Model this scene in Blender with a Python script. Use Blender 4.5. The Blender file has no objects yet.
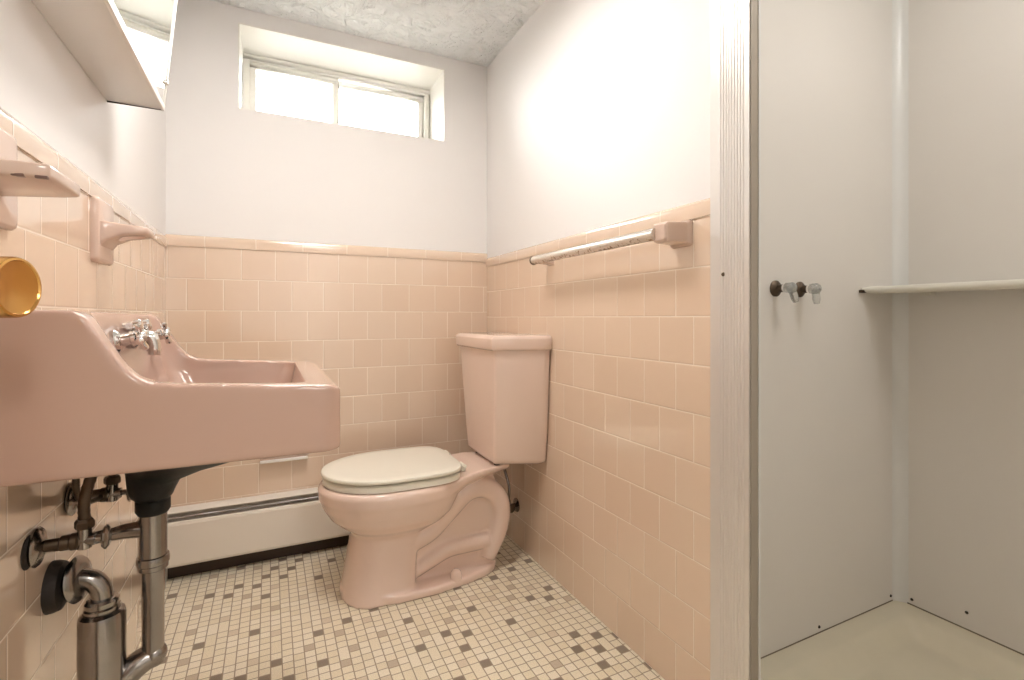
import bpy, bmesh, math, random
from mathutils import Vector, Matrix
random.seed(7)
S = bpy.context.scene
C = S.collection
PI = math.pi
rad = math.radians

# ------------------------------------------------------------------ helpers
ORG = {}

def lin(r, g, b):
    def f(c):
        c /= 255.0
        return c / 12.92 if c <= 0.04045 else ((c + 0.055) / 1.055) ** 2.4
    return (f(r), f(g), f(b), 1.0)

def thing(name, label, cat, loc, group=None, kind=None):
    o = bpy.data.objects.new(name, None)
    o.empty_display_size = 0.05
    C.objects.link(o)
    o.location = loc
    ORG[o.name] = Vector(loc)
    if label: o['label'] = label
    if cat: o['category'] = cat
    if group: o['group'] = group
    if kind: o['kind'] = kind
    return o

def finish(me, smooth):
    if smooth is not None:
        for p in me.polygons: p.use_smooth = True
        if smooth < 179:
            b = bmesh.new(); b.from_mesh(me)
            for e in b.edges:
                if len(e.link_faces) == 2 and e.calc_face_angle(0) > rad(smooth): e.smooth = False
            b.to_mesh(me); b.free()

def obj(name, bm, mat, parent=None, smooth=35, bevel=0, bseg=2, remesh=0, smooth_it=0, cut=None, kind=None, sub=0):
    bmesh.ops.remove_doubles(bm, verts=bm.verts, dist=1e-6)
    bmesh.ops.recalc_face_normals(bm, faces=bm.faces)
    org = ORG[parent.name] if parent else Vector((0, 0, 0))
    bmesh.ops.translate(bm, vec=-org, verts=bm.verts)
    me = bpy.data.meshes.new(name)
    bm.to_mesh(me); bm.free()
    o = bpy.data.objects.new(name, me)
    C.objects.link(o)
    o.data.materials.append(mat)
    mods = False
    if bevel:
        m = o.modifiers.new('b', 'BEVEL'); m.width = bevel; m.segments = bseg
        m.limit_method = 'ANGLE'; m.angle_limit = rad(40); mods = True
    tmp = None
    if cut is not None:
        bmesh.ops.recalc_face_normals(cut, faces=cut.faces)
        bmesh.ops.translate(cut, vec=-org, verts=cut.verts)
        cm = bpy.data.meshes.new('cutter'); cut.to_mesh(cm); cut.free()
        tmp = bpy.data.objects.new('cutter', cm); C.objects.link(tmp)
        m = o.modifiers.new('c', 'BOOLEAN'); m.operation = 'DIFFERENCE'; m.object = tmp; m.solver = 'EXACT'; mods = True
    if remesh:
        m = o.modifiers.new('r', 'REMESH'); m.mode = 'VOXEL'; m.voxel_size = remesh; m.use_smooth_shade = True; mods = True
    if smooth_it:
        m = o.modifiers.new('s', 'SMOOTH'); m.factor = 0.5; m.iterations = smooth_it; mods = True
    if sub:
        m = o.modifiers.new('u', 'SUBSURF'); m.levels = sub; m.render_levels = sub; mods = True
    if mods:
        dg = bpy.context.evaluated_depsgraph_get(); dg.update()
        nm = bpy.data.meshes.new_from_object(o.evaluated_get(dg), depsgraph=dg)
        o.modifiers.clear()
        o.data = nm
        nm.name = name
        if not nm.materials: nm.materials.append(mat)
        if tmp:
            cm = tmp.data
            bpy.data.objects.remove(tmp); bpy.data.meshes.remove(cm)
        bpy.data.meshes.remove(me)
    finish(o.data, smooth)
    ORG[o.name] = org
    if parent: o.parent = parent
    if kind: o['kind'] = kind
    return o

def tag(o, label, cat, group=None):
    o['label'] = label; o['category'] = cat
    if group: o['group'] = group
    return o

def NB(): return bmesh.new()

def box(bm, x0, x1, y0, y1, z0, z1):
    v = [bm.verts.new((x, y, z)) for x in (x0, x1) for y in (y0, y1) for z in (z0, z1)]
    for f in ((0, 1, 3, 2), (4, 6, 7, 5), (0, 4, 5, 1), (2, 3, 7, 6), (0, 2, 6, 4), (1, 5, 7, 3)):
        bm.faces.new([v[i] for i in f])
    return bm

def prism(bm, pts, axis, a, b):
    """extrude a closed 2-D outline; axis 'x': pts=(y,z), 'y': pts=(x,z), 'z': pts=(x,y)"""
    def P(p, t):
        if axis == 'x': return (t, p[0], p[1])
        if axis == 'y': return (p[0], t, p[1])
        return (p[0], p[1], t)
    A = [bm.verts.new(P(p, a)) for p in pts]
    B = [bm.verts.new(P(p, b)) for p in pts]
    n = len(pts)
    for i in range(n):
        bm.faces.new((A[i], A[(i + 1) % n], B[(i + 1) % n], B[i]))
    bm.faces.new(A); bm.faces.new(B[::-1])
    return bm

def loft(bm, rings, cap=True):
    R = [[bm.verts.new(p) for p in r] for r in rings]
    n = len(R[0])
    for a, b in zip(R, R[1:]):
        for i in range(n):
            bm.faces.new((a[i], a[(i + 1) % n], b[(i + 1) % n], b[i]))
    if cap:
        bm.faces.new(R[0][::-1]); bm.faces.new(R[-1])
    return bm

def frame(d):
    d = Vector(d).normalized()
    up = Vector((0, 0, 1)) if abs(d.z) < 0.9 else Vector((0, 1, 0))
    u = d.cross(up).normalized()
    return u, d.cross(u).normalized()

def lathe(bm, prof, org, axis, seg=28):
    """prof = [(radius, distance along axis)]"""
    a = Vector(axis).normalized(); u, v = frame(a); o = Vector(org)
    rings = []
    for r, t in prof:
        r = max(r, 1e-5)
        rings.append([o + a * t + u * (r * math.cos(2 * PI * i / seg)) + v * (r * math.sin(2 * PI * i / seg)) for i in range(seg)])
    return loft(bm, rings)

def cyl(bm, p, q, r, seg=24):
    p = Vector(p); q = Vector(q)
    return lathe(bm, [(r, 0), (r, (q - p).length)], p, q - p, seg)

def spline(pts, n=8):
    P = [Vector(p) for p in pts]
    P = [P[0] * 2 - P[1]] + P + [P[-1] * 2 - P[-2]]
    out = []
    for i in range(1, len(P) - 2):
        a, b, c, d = P[i - 1:i + 3]
        for k in range(n):
            t = k / n
            out.append(0.5 * ((2 * b) + (c - a) * t + (2 * a - 5 * b + 4 * c - d) * t * t + (3 * b - a - 3 * c + d) * t ** 3))
    out.append(P[-2])
    return out

def tube(bm, pts, r, seg=20):
    P = [Vector(p) for p in pts]
    n = len(P)
    R = r if isinstance(r, (list, tuple)) else [r] * n
    if len(R) != n:
        R = [R[0] + (R[-1] - R[0]) * i / (n - 1) for i in range(n)] if len(R) == 2 else \
            [R[min(int(i * (len(R) - 1) / (n - 1)), len(R) - 2)] * (1 - (i * (len(R) - 1) / (n - 1) - min(int(i * (len(R) - 1) / (n - 1)), len(R) - 2))) +
             R[min(int(i * (len(R) - 1) / (n - 1)), len(R) - 2) + 1] * (i * (len(R) - 1) / (n - 1) - min(int(i * (len(R) - 1) / (n - 1)), len(R) - 2)) for i in range(n)]
    T = [(P[min(i + 1, n - 1)] - P[max(i - 1, 0)]).normalized() for i in range(n)]
    u, v = frame(T[0])
    rings = []
    for i in range(n):
        u = (u - T[i] * u.dot(T[i])).normalized(); v = T[i].cross(u)
        rings.append([P[i] + u * (R[i] * math.cos(2 * PI * k / seg)) + v * (R[i] * math.sin(2 * PI * k / seg)) for k in range(seg)])
    return loft(bm, rings)

def rrect(x0, x1, y0, y1, r, n=6):
    out = []
    for cx, cy, a0 in ((x1 - r, y1 - r, 0), (x0 + r, y1 - r, 90), (x0 + r, y0 + r, 180), (x1 - r, y0 + r, 270)):
        for k in range(n + 1):
            a = rad(a0 + 90 * k / n)
            out.append((cx + r * math.cos(a), cy + r * math.sin(a)))
    return out

def ball(bm, c, r, sx=1, sy=1, sz=1, seg=18):
    m = Matrix.Translation(Vector(c)) @ Matrix.Diagonal((sx, sy, sz, 1))
    bmesh.ops.create_uvsphere(bm, u_segments=seg, v_segments=seg // 2 + 2, radius=r, matrix=m)
    return bm

# ------------------------------------------------------------------ materials
def base_mat(name):
    m = bpy.data.materials.new(name); m.use_nodes = True
    nt = m.node_tree
    return m, nt, nt.nodes['Principled BSDF']

def plain(name, col, rough=0.5, metal=0.0, spec=0.5, bump=0, bscale=60, coat=0, var=0.0, vscale=6):
    m, nt, p = base_mat(name)
    p.inputs['Base Color'].default_value = col
    p.inputs['Roughness'].default_value = rough
    p.inputs['Metallic'].default_value = metal
    p.inputs['Specular IOR Level'].default_value = spec
    if coat: p.inputs['Coat Weight'].default_value = coat; p.inputs['Coat Roughness'].default_value = 0.06
    tc = nt.nodes.new('ShaderNodeTexCoord')
    if var:
        nz = nt.nodes.new('ShaderNodeTexNoise'); nz.inputs['Scale'].default_value = vscale; nz.inputs['Detail'].default_value = 4
        nt.links.new(tc.outputs['Object'], nz.inputs['Vector'])
        mx = nt.nodes.new('ShaderNodeMix'); mx.data_type = 'RGBA'
        mx.inputs['A'].default_value = tuple(c * (1 - var) for c in col[:3]) + (1,)
        mx.inputs['B'].default_value = tuple(min(1, c * (1 + var)) for c in col[:3]) + (1,)
        nt.links.new(nz.outputs['Fac'], mx.inputs['Factor'])
        nt.links.new(mx.outputs['Result'], p.inputs['Base Color'])
    if bump:
        nz = nt.nodes.new('ShaderNodeTexNoise'); nz.inputs['Scale'].default_value = bscale; nz.inputs['Detail'].default_value = 5
        nt.links.new(tc.outputs['Object'], nz.inputs['Vector'])
        b = nt.nodes.new('ShaderNodeBump'); b.inputs['Strength'].default_value = bump; b.inputs['Distance'].default_value = 0.002
        nt.links.new(nz.outputs['Fac'], b.inputs['Height'])
        nt.links.new(b.outputs['Normal'], p.inputs['Normal'])
    return m

TP = 0.1085           # tile pitch
def tile_mat(name, axis, phase, zphase, width=TP, height=TP, offset=0.5, flip=False):
    """glazed square wall tile in running bond; axis 'x' or 'y' = horizontal direction of the wall"""
    m, nt, p = base_mat(name)
    N, L = nt.nodes, nt.links
    tc = N.new('ShaderNodeTexCoord'); sp = N.new('ShaderNodeSeparateXYZ'); L.new(tc.outputs['Object'], sp.inputs[0])
    cb = N.new('ShaderNodeCombineXYZ')
    a = N.new('ShaderNodeMath'); a.operation = 'SUBTRACT'; a.inputs[1].default_value = phase - 40 * width
    L.new(sp.outputs['X' if axis == 'x' else 'Y'], a.inputs[0]); L.new(a.outputs[0], cb.inputs[0])
    b = N.new('ShaderNodeMath'); b.operation = 'SUBTRACT'; b.inputs[1].default_value = zphase - 40 * height
    L.new(sp.outputs['Z'], b.inputs[0]); L.new(b.outputs[0], cb.inputs[1])
    br = N.new('ShaderNodeTexBrick')
    br.offset = offset; br.offset_frequency = 2; br.squash = 1
    br.inputs['Scale'].default_value = 1.0
    br.inputs['Brick Width'].default_value = width; br.inputs['Row Height'].default_value = height
    br.inputs['Mortar Size'].default_value = 0.0014; br.inputs['Mortar Smooth'].default_value = 0.3; br.inputs['Bias'].default_value = 0
    br.inputs['Color1'].default_value = TILE_A; br.inputs['Color2'].default_value = TILE_B
    br.inputs['Mortar'].default_value = GROUT
    L.new(cb.outputs[0], br.inputs['Vector'])
    L.new(br.outputs['Color'], p.inputs['Base Color'])
    rr = N.new('ShaderNodeMapRange'); rr.inputs['To Min'].default_value = 0.13; rr.inputs['To Max'].default_value = 0.75
    L.new(br.outputs['Fac'], rr.inputs['Value']); L.new(rr.outputs[0], p.inputs['Roughness'])
    p.inputs['Specular IOR Level'].default_value = 0.5; p.inputs['IOR'].default_value = 1.6
    p.inputs['Coat Weight'].default_value = 1.0; p.inputs['Coat IOR'].default_value = 1.7; p.inputs['Coat Roughness'].default_value = 0.12
    # pillowed tile edges + gentle waviness
    br2 = N.new('ShaderNodeTexBrick')
    br2.offset = offset; br2.offset_frequency = 2
    br2.inputs['Scale'].default_value = 1.0
    br2.inputs['Brick Width'].default_value = width; br2.inputs['Row Height'].default_value = height
    br2.inputs['Mortar Size'].default_value = 0.004; br2.inputs['Mortar Smooth'].default_value = 1.0
    L.new(cb.outputs[0], br2.inputs['Vector'])
    nz = N.new('ShaderNodeTexNoise'); nz.inputs['Scale'].default_value = 9; L.new(tc.outputs['Object'], nz.inputs['Vector'])
    h = N.new('ShaderNodeMath'); h.operation = 'MULTIPLY_ADD'; h.inputs[1].default_value = -1
    L.new(br2.outputs['Fac'], h.inputs[0]); L.new(nz.outputs['Fac'], h.inputs[2])
    bp = N.new('ShaderNodeBump'); bp.inputs['Strength'].default_value = 0.5; bp.inputs['Distance'].default_value = 0.0016
    L.new(h.outputs[0], bp.inputs['Height']); L.new(bp.outputs['Normal'], p.inputs['Normal'])
    return m

TILE_A = lin(233, 209, 186); TILE_B = lin(229, 203, 179); GROUT = lin(243, 228, 211)

def floor_mat():
    m, nt, p = base_mat('mosaic_floor')
    N, L = nt.nodes, nt.links
    def M(op, a, b=None, c=None):
        n = N.new('ShaderNodeMath'); n.operation = op
        for i, s in enumerate((a, b, c)):
            if s is None: continue
            if isinstance(s, (int, float)): n.inputs[i].default_value = s
            else: L.new(s, n.inputs[i])
        return n.outputs[0]
    P = 0.0262
    tc = N.new('ShaderNodeTexCoord'); sp = N.new('ShaderNodeSeparateXYZ'); L.new(tc.outputs['Object'], sp.inputs[0])
    u = M('DIVIDE', M('ADD', sp.outputs['X'], 10.007), P); 
    iu = M('FLOOR', u)
    w0 = N.new('ShaderNodeTexWhiteNoise'); w0.noise_dimensions = '1D'; L.new(M('ADD', iu, 0.37), w0.inputs['W'])
    v = M('ADD', M('DIVIDE', M('ADD', sp.outputs['Y'], 10.0), P), M('MULTIPLY', w0.outputs['Value'], 0.22))
    iv = M('FLOOR', v)
    # some neighbours are one longer tile
    pv = M('FLOOR', M('DIVIDE', v, 2.0))
    wn = N.new('ShaderNodeTexWhiteNoise'); wn.noise_dimensions = '2D'
    cb = N.new('ShaderNodeCombineXYZ'); L.new(iu, cb.inputs[0]); L.new(M('ADD', pv, 0.5), cb.inputs[1]); L.new(cb.outputs[0], wn.inputs['Vector'])
    dbl = M('LESS_THAN', wn.outputs['Value'], 0.07)
    fu = M('FRACT', u); fv1 = M('FRACT', v); fv2 = M('MULTIPLY', M('FRACT', M('DIVIDE', v, 2.0)), 2.0)
    def edge(f, n): return M('MINIMUM', f, M('SUBTRACT', n, f))
    e1 = edge(fv1, 1.0); e2 = edge(fv2, 2.0)
    ev = M('ADD', M('MULTIPLY', e2, dbl), M('MULTIPLY', e1, M('SUBTRACT', 1.0, dbl)))
    e = M('MINIMUM', edge(fu, 1.0), ev)
    idv = M('ADD', M('MULTIPLY', M('MULTIPLY', pv, 2.0), dbl), M('MULTIPLY', iv, M('SUBTRACT', 1.0, dbl)))
    cc = N.new('ShaderNodeCombineXYZ'); L.new(iu, cc.inputs[0]); L.new(idv, cc.inputs[1])
    w2 = N.new('ShaderNodeTexWhiteNoise'); w2.noise_dimensions = '2D'; L.new(cc.outputs[0], w2.inputs['Vector'])
    cr = N.new('ShaderNodeValToRGB'); cr.color_ramp.interpolation = 'CONSTANT'
    el = cr.color_ramp.elements
    el[0].position = 0; el[0].color = lin(146, 131, 114)
    el[1].position = 0.047; el[1].color = lin(204, 186, 162)
    for pos, col in ((0.085, (224, 208, 184)), (0.12, (240, 229, 205)), (0.5, (243, 233, 212)), (0.8, (236, 224, 198))):
        x = el.new(pos); x.color = lin(*col)
    lat = M('LESS_THAN', M('MODULO', M('ADD', iu, M('MULTIPLY', idv, 2.0)), 5.0), 0.5)
    lat = M('MULTIPLY', lat, M('SUBTRACT', 1.0, dbl))
    fa = M('MULTIPLY', M('MULTIPLY', w2.outputs['Value'], 0.22), lat)
    fb = M('MULTIPLY', M('MAXIMUM', w2.outputs['Value'], 0.13), M('SUBTRACT', 1.0, lat))
    L.new(M('ADD', fa, fb), cr.inputs['Fac'])
    # fine fleck inside each tile
    fl = N.new('ShaderNodeTexNoise'); fl.inputs['Scale'].default_value = 420; fl.inputs['Detail'].default_value = 2
    L.new(tc.outputs['Object'], fl.inputs['Vector'])
    fr = N.new('ShaderNodeMapRange'); fr.inputs['From Min'].default_value = .3; fr.inputs['From Max'].default_value = .7
    fr.inputs['To Min'].default_value = .82; fr.inputs['To Max'].default_value = 1.1; L.new(fl.outputs['Fac'], fr.inputs['Value'])
    mu = N.new('ShaderNodeMix'); mu.data_type = 'RGBA'; mu.blend_type = 'MULTIPLY'; mu.inputs['Factor'].default_value = 1
    L.new(cr.outputs['Color'], mu.inputs['A']); L.new(fr.outputs[0], mu.inputs['B'])
    # grout
    gm = N.new('ShaderNodeMapRange'); gm.inputs['From Min'].default_value = 0.03; gm.inputs['From Max'].default_value = 0.07
    L.new(e, gm.inputs['Value'])
    mg = N.new('ShaderNodeMix'); mg.data_type = 'RGBA'; mg.inputs['A'].default_value = lin(164, 146, 122)
    L.new(gm.outputs[0], mg.inputs['Factor']); L.new(mu.outputs['Result'], mg.inputs['B'])
    L.new(mg.outputs['Result'], p.inputs['Base Color'])
    p.inputs['Roughness'].default_value = 0.42
    bp = N.new('ShaderNodeBump'); bp.inputs['Strength'].default_value = 0.5; bp.inputs['Distance'].default_value = 0.001
    L.new(gm.outputs[0], bp.inputs['Height']); L.new(bp.outputs['Normal'], p.inputs['Normal'])
    return m

def ceiling_mat():
    m, nt, p = base_mat('stomped_plaster')
    N, L = nt.nodes, nt.links
    p.inputs['Base Color'].default_value = lin(248, 250, 250); p.inputs['Roughness'].default_value = 0.8
    tc = N.new('ShaderNodeTexCoord')
    nz = N.new('ShaderNodeTexNoise'); nz.inputs['Scale'].default_value = 16; nz.inputs['Detail'].default_value = 6; nz.inputs['Distortion'].default_value = 2.2
    L.new(tc.outputs['Object'], nz.inputs['Vector'])
    vo = N.new('ShaderNodeTexVoronoi'); vo.feature = 'SMOOTH_F1'; vo.inputs['Scale'].default_value = 22
    ad = N.new('ShaderNodeVectorMath'); ad.operation = 'ADD'
    sc = N.new('ShaderNodeVectorMath'); sc.operation = 'SCALE'; sc.inputs['Scale'].default_value = 0.12
    L.new(nz.outputs['Color'], sc.inputs[0]); L.new(tc.outputs['Object'], ad.inputs[0]); L.new(sc.outputs[0], ad.inputs[1]); L.new(ad.outputs[0], vo.inputs['Vector'])
    s = N.new('ShaderNodeMath'); s.operation = 'MULTIPLY_ADD'; s.inputs[1].default_value = 1.0
    L.new(vo.outputs['Distance'], s.inputs[0]); L.new(nz.outputs['Fac'], s.inputs[2])
    b = N.new('ShaderNodeBump'); b.inputs['Strength'].default_value = 1.0; b.inputs['Distance'].default_value = 0.022
    L.new(s.outputs[0], b.inputs['Height']); L.new(b.outputs['Normal'], p.inputs['Normal'])
    return m

M = {}
M['paint'] = plain('white_paint', lin(240, 237, 235), 0.75, bump=0.12, bscale=40)
M['ceiling'] = ceiling_mat()
M['floor'] = floor_mat()
M['white_trim'] = plain('white_trim_paint', lin(243, 240, 233), 0.35)
M['pink_sink'] = plain('pink_enamel', lin(196, 163, 147), 0.12, coat=0.5, var=0.015)
M['pink_toilet'] = plain('pink_vitreous_china', lin(234, 209, 194), 0.13, coat=0.4, var=0.015)
M['pink_ceramic'] = plain('pink_glazed_ceramic', lin(216, 190, 174), 0.15, coat=0.3)
M['dark_pink'] = plain('shadowed_slot_ceramic', lin(120, 92, 82), 0.4)
M['ivory'] = plain('ivory_enamelled_wood', lin(240, 236, 222), 0.25)
M['chrome'] = plain('chrome', lin(225, 222, 220), 0.08, 1.0)
M['old_chrome'] = plain('worn_chrome', lin(152, 147, 143), 0.2, 1.0, var=0.18, vscale=25, bump=0.08, bscale=90)
M['dark_metal'] = plain('tarnished_brass_dark', lin(92, 80, 68), 0.42, 1.0, var=0.3, vscale=30)
M['black_iron'] = plain('black_cast_iron', lin(24, 24, 23), 0.5, 0.0, 0.3, bump=0.2, bscale=120)
M['dark_hole'] = plain('dark_rusty_iron', lin(48, 40, 34), 0.6, 0.3, bump=0.6, bscale=150)
M['brass'] = plain('polished_brass', lin(206, 160, 92), 0.24, 1.0)
M['alu'] = plain('satin_aluminium', lin(222, 217, 212), 0.35, 0.4)
M['seam'] = plain('brownish_seam', lin(120, 108, 92), 0.6)  # brownish line where the panels meet the tray
M['alu_shade'] = plain('shaded_beige_aluminium', lin(168, 158, 144), 0.55, 0.2)  # darker copy of the aluminium, the return's shade put into its colour
M['panel'] = plain('shower_panel_laminate', lin(224, 219, 212), 0.3, var=0.03, vscale=3)
M['panel_strip'] = plain('shower_corner_bead', lin(222, 221, 217), 0.3)
M['tray'] = plain('shower_tray_stone', lin(216, 207, 184), 0.32, var=0.06, vscale=9)
M['shelf'] = plain('shelf_plastic', lin(218, 214, 202), 0.3)
M['acrylic'] = plain('clear_acrylic', lin(226, 228, 226), 0.08)
M['acrylic'].node_tree.nodes['Principled BSDF'].inputs['Transmission Weight'].default_value = 0.75
M['heater'] = plain('heater_enamel', lin(238, 230, 218), 0.35)
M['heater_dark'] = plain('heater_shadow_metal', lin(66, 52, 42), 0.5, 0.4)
M['cabinet'] = plain('cabinet_enamel', lin(238, 237, 234), 0.35)
M['mirror'] = plain('mirror_glass', (0.93, 0.94, 0.93, 1), 0.02, 1.0)
M['door'] = plain('door_paint', lin(226, 218, 206), 0.4)
M['rubber'] = plain('dark_gasket', lin(52, 44, 40), 0.6)
# towel bar: white-enamelled metal worn through to rust in the middle
def bar_mat():
    m, nt, p = base_mat('worn_chrome_bar')
    N, L = nt.nodes, nt.links
    tc = N.new('ShaderNodeTexCoord')
    nz = N.new('ShaderNodeTexNoise'); nz.inputs['Scale'].default_value = 110; nz.inputs['Detail'].default_value = 6
    L.new(tc.outputs['Object'], nz.inputs['Vector'])
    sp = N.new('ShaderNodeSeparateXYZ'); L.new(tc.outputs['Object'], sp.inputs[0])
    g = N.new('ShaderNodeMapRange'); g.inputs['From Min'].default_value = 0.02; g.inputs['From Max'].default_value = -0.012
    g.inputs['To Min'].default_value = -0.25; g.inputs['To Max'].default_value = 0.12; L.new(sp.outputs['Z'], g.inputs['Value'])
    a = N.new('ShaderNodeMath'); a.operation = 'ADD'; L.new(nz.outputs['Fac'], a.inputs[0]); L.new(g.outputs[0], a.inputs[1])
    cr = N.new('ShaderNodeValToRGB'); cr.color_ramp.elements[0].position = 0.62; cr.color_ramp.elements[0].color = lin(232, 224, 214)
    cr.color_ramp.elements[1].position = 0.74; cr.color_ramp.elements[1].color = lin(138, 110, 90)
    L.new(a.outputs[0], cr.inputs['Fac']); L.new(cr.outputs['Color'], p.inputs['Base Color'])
    p.inputs['Metallic'].default_value = 0.55; p.inputs['Roughness'].default_value = 0.22
    return m
M['bar'] = bar_mat()
def emit(name, col, s):
    m, nt, p = base_mat(name)
    p.inputs['Emission Color'].default_value = col; p.inputs['Emission Strength'].default_value = s
    p.inputs['Base Color'].default_value = col
    return m
def glass(name):
    m, nt, p = base_mat(name)
    N, L = nt.nodes, nt.links
    t = N.new('ShaderNodeBsdfTransparent'); g = N.new('ShaderNodeBsdfGlossy'); g.inputs['Roughness'].default_value = 0.03
    t.inputs['Color'].default_value = (0.97, 0.97, 0.96, 1)
    fr = N.new('ShaderNodeFresnel'); fr.inputs['IOR'].default_value = 1.45
    mx = N.new('ShaderNodeMixShader'); L.new(fr.outputs[0], mx.inputs[0]); L.new(t.outputs[0], mx.inputs[1]); L.new(g.outputs[0], mx.inputs[2])
    L.new(mx.outputs[0], N['Material Output'].inputs['Surface'])
    return m
M['glass'] = glass('window_glass')

# ------------------------------------------------------------------ room numbers (metres; camera at x=y=0)
CAMZ = 0.866
XL, XR, YB, YF = -0.312, 0.848, 1.99, -0.30
ZC = 1.955
ZL1 = {'left': 0.991, 'back': 0.998, 'right': 0.977}   # first full joint below the cap
ZCAPB = {k: v + TP for k, v in ZL1.items()}
CAPH = 0.037
XS = 1.58                                           # shower back panel
YS = 0.78                                           # shower side panel
WX0, WX1, WZ0, WZ1 = -0.101, 0.657, 1.600, 1.903    # window opening

# ------------------------------------------------------------------ setting
b = box(NB(), -1.3, 2.1, -2.1, 2.26, -0.08, 0.0); obj('floor', b, M['floor'], kind='structure', smooth=None)
b = box(NB(), -1.3, 2.1, -2.1, 2.26, ZC, ZC + 0.08); obj('ceiling', b, M['ceiling'], kind='structure', smooth=None)

wl = obj('wall_left', box(NB(), XL - 0.1, XL, -0.5, YB + 0.3, 0, ZC), M['paint'], kind='structure', smooth=None)
# back wall with the deep window recess
b = NB()
box(b, XL, WX0, YB, YB + 0.26, 0, ZC)
box(b, WX1, XR + 0.1, YB, YB + 0.26, 0, ZC)
box(b, WX0, WX1, YB, YB + 0.26, 0, WZ0)
box(b, WX0, WX1, YB, YB + 0.26, WZ1, ZC)
wb = obj('wall_back', b, M['paint'], kind='structure', smooth=None)
wr = obj('wall_right', box(NB(), XR, XR + 0.1, 0.764, YB, 0, ZC), M['paint'], kind='structure', smooth=None)
# front wall (behind the camera) with an open doorway
b = NB()
box(b, XL, XL + 0.02, YF - 0.1, YF, 0, ZC)
box(b, 0.50, 2.0, YF - 0.1, YF, 0, ZC)
box(b, XL + 0.02, 0.50, YF - 0.1, YF, 1.93, ZC)
obj('wall_front', b, M['paint'], kind='structure', smooth=None)
b = NB()
box(b, -1.2, 2.0, -2.1, -2.0, 0, ZC); box(b, -1.3, -1.2, -2.1, YF, 0, ZC); box(b, 2.0, 2.1, -2.1, YF, 0, ZC); box(b, -1.3, XL, YF - 0.1, YF, 0, ZC)
obj('wall_hall', b, M['paint'], kind='structure', smooth=None)
b = box(NB(), XS + 0.02, XS + 0.1, YF, YS + 0.1, 0, ZC)
obj('wall_shower', b, M['paint'], kind='structure', smooth=None)

# tile wainscot + cap, one per wall
CT = 0.008
ml = tile_mat('tile_left', 'y', 0.9346, ZL1['left']); mb = tile_mat('tile_back', 'x', -0.199 + TP / 2, ZL1['back']); mr = tile_mat('tile_right', 'y', 0.8175 + TP / 2, ZL1['right'])
cl = tile_mat('cap_left', 'y', 0.885, ZCAPB['left'] - 0.3, 0.155, 0.6, 0); cbm = tile_mat('cap_back', 'x', -0.2, ZCAPB['back'] - 0.3, 0.155, 0.6, 0); crm = tile_mat('cap_right', 'y', 0.918, ZCAPB['right'] - 0.3, 0.155, 0.6, 0)
obj('tile_wainscot', box(NB(), XL - 0.001, XL + 0.0005, -0.28, YB, 0, ZCAPB['left']), ml, wl, smooth=None)
obj('tile_wainscot', box(NB(), XL, XR, YB - 0.0005, YB + 0.001, 0, ZCAPB['back']), mb, wb, smooth=None)
obj('tile_wainscot', box(NB(), XR - 0.0005, XR + 0.001, 0.7645, YB, 0, ZCAPB['right']), mr, wr, smooth=None)
def cap_prof(s):  # bullnose: (offset from wall, z)
    b0 = ZCAPB[s]; t0 = b0 + CAPH
    return [(-0.001, b0), (0.004, b0), (0.0052, b0 + 0.010), (0.0052, t0 - 0.014), (0.004, t0 - 0.005), (0.001, t0), (-0.001, t0)]
obj('tile_cap', prism(NB(), [(XL + d, z) for d, z in cap_prof('left')], 'y', -0.28, YB), cl, wl, smooth=60)
obj('tile_cap', prism(NB(), [(YB - d, z) for d, z in cap_prof('back')], 'x', XL, XR), cbm, wb, smooth=60)
obj('tile_cap', prism(NB(), [(XR - d, z) for d, z in cap_prof('right')], 'y', 0.7655, YB), crm, wr, smooth=60)

# window
YW = 2.185
win = thing('window_1', 'white two-pane basement window recessed high in the back wall', 'window', ((WX0 + WX1) / 2, YW, WZ0), kind='structure')
b = NB()
box(b, WX0, WX1, YB + 0.001, YB + 0.26, WZ0 - 0.002, WZ0 + 0.004)
box(b, WX0, WX1, YB + 0.001, YB + 0.26, WZ1 - 0.004, WZ1 + 0.002)
box(b, WX0 - 0.002, WX0 + 0.004, YB + 0.001, YB + 0.26, WZ0 + 0.004, WZ1 - 0.004)
box(b, WX1 - 0.004, WX1 + 0.002, YB + 0.001, YB + 0.26, WZ0 + 0.004, WZ1 - 0.004)
obj('reveal', b, M['white_trim'], win, smooth=None)
def ring(bm, x0, x1, z0, z1, w, y0, y1):
    box(bm, x0, x1, y0, y1, z0, z0 + w); box(bm, x0, x1, y0, y1, z1 - w, z1)
    box(bm, x0, x0 + w, y0, y1, z0 + w, z1 - w); box(bm, x1 - w, x1, y0, y1, z0 + w, z1 - w)
    return bm
fx0, fx1, fz0, fz1 = WX0 + 0.007, WX1 - 0.007, WZ0 + 0.007, WZ1 - 0.010
obj('window_frame', ring(NB(), fx0, fx1, fz0, fz1, 0.022, YW, YW + 0.045), M['white_trim'], win, bevel=0.002)
xm = (fx0 + fx1) / 2 - 0.03
for k, (a, c, y) in enumerate(((fx0 + 0.022, xm + 0.012, YW + 0.012), (xm - 0.012, fx1 - 0.022, YW + 0.030))):
    sh = obj('sash', ring(NB(), a, c, fz0 + 0.022, fz1 - 0.022, 0.024, y, y + 0.014), M['white_trim'], win, bevel=0.002)
    obj('pane', box(NB(), a + 0.02, c - 0.02, y + 0.006, y + 0.009, fz0 + 0.04, fz1 - 0.04), M['glass'], sh, smooth=None)

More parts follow.
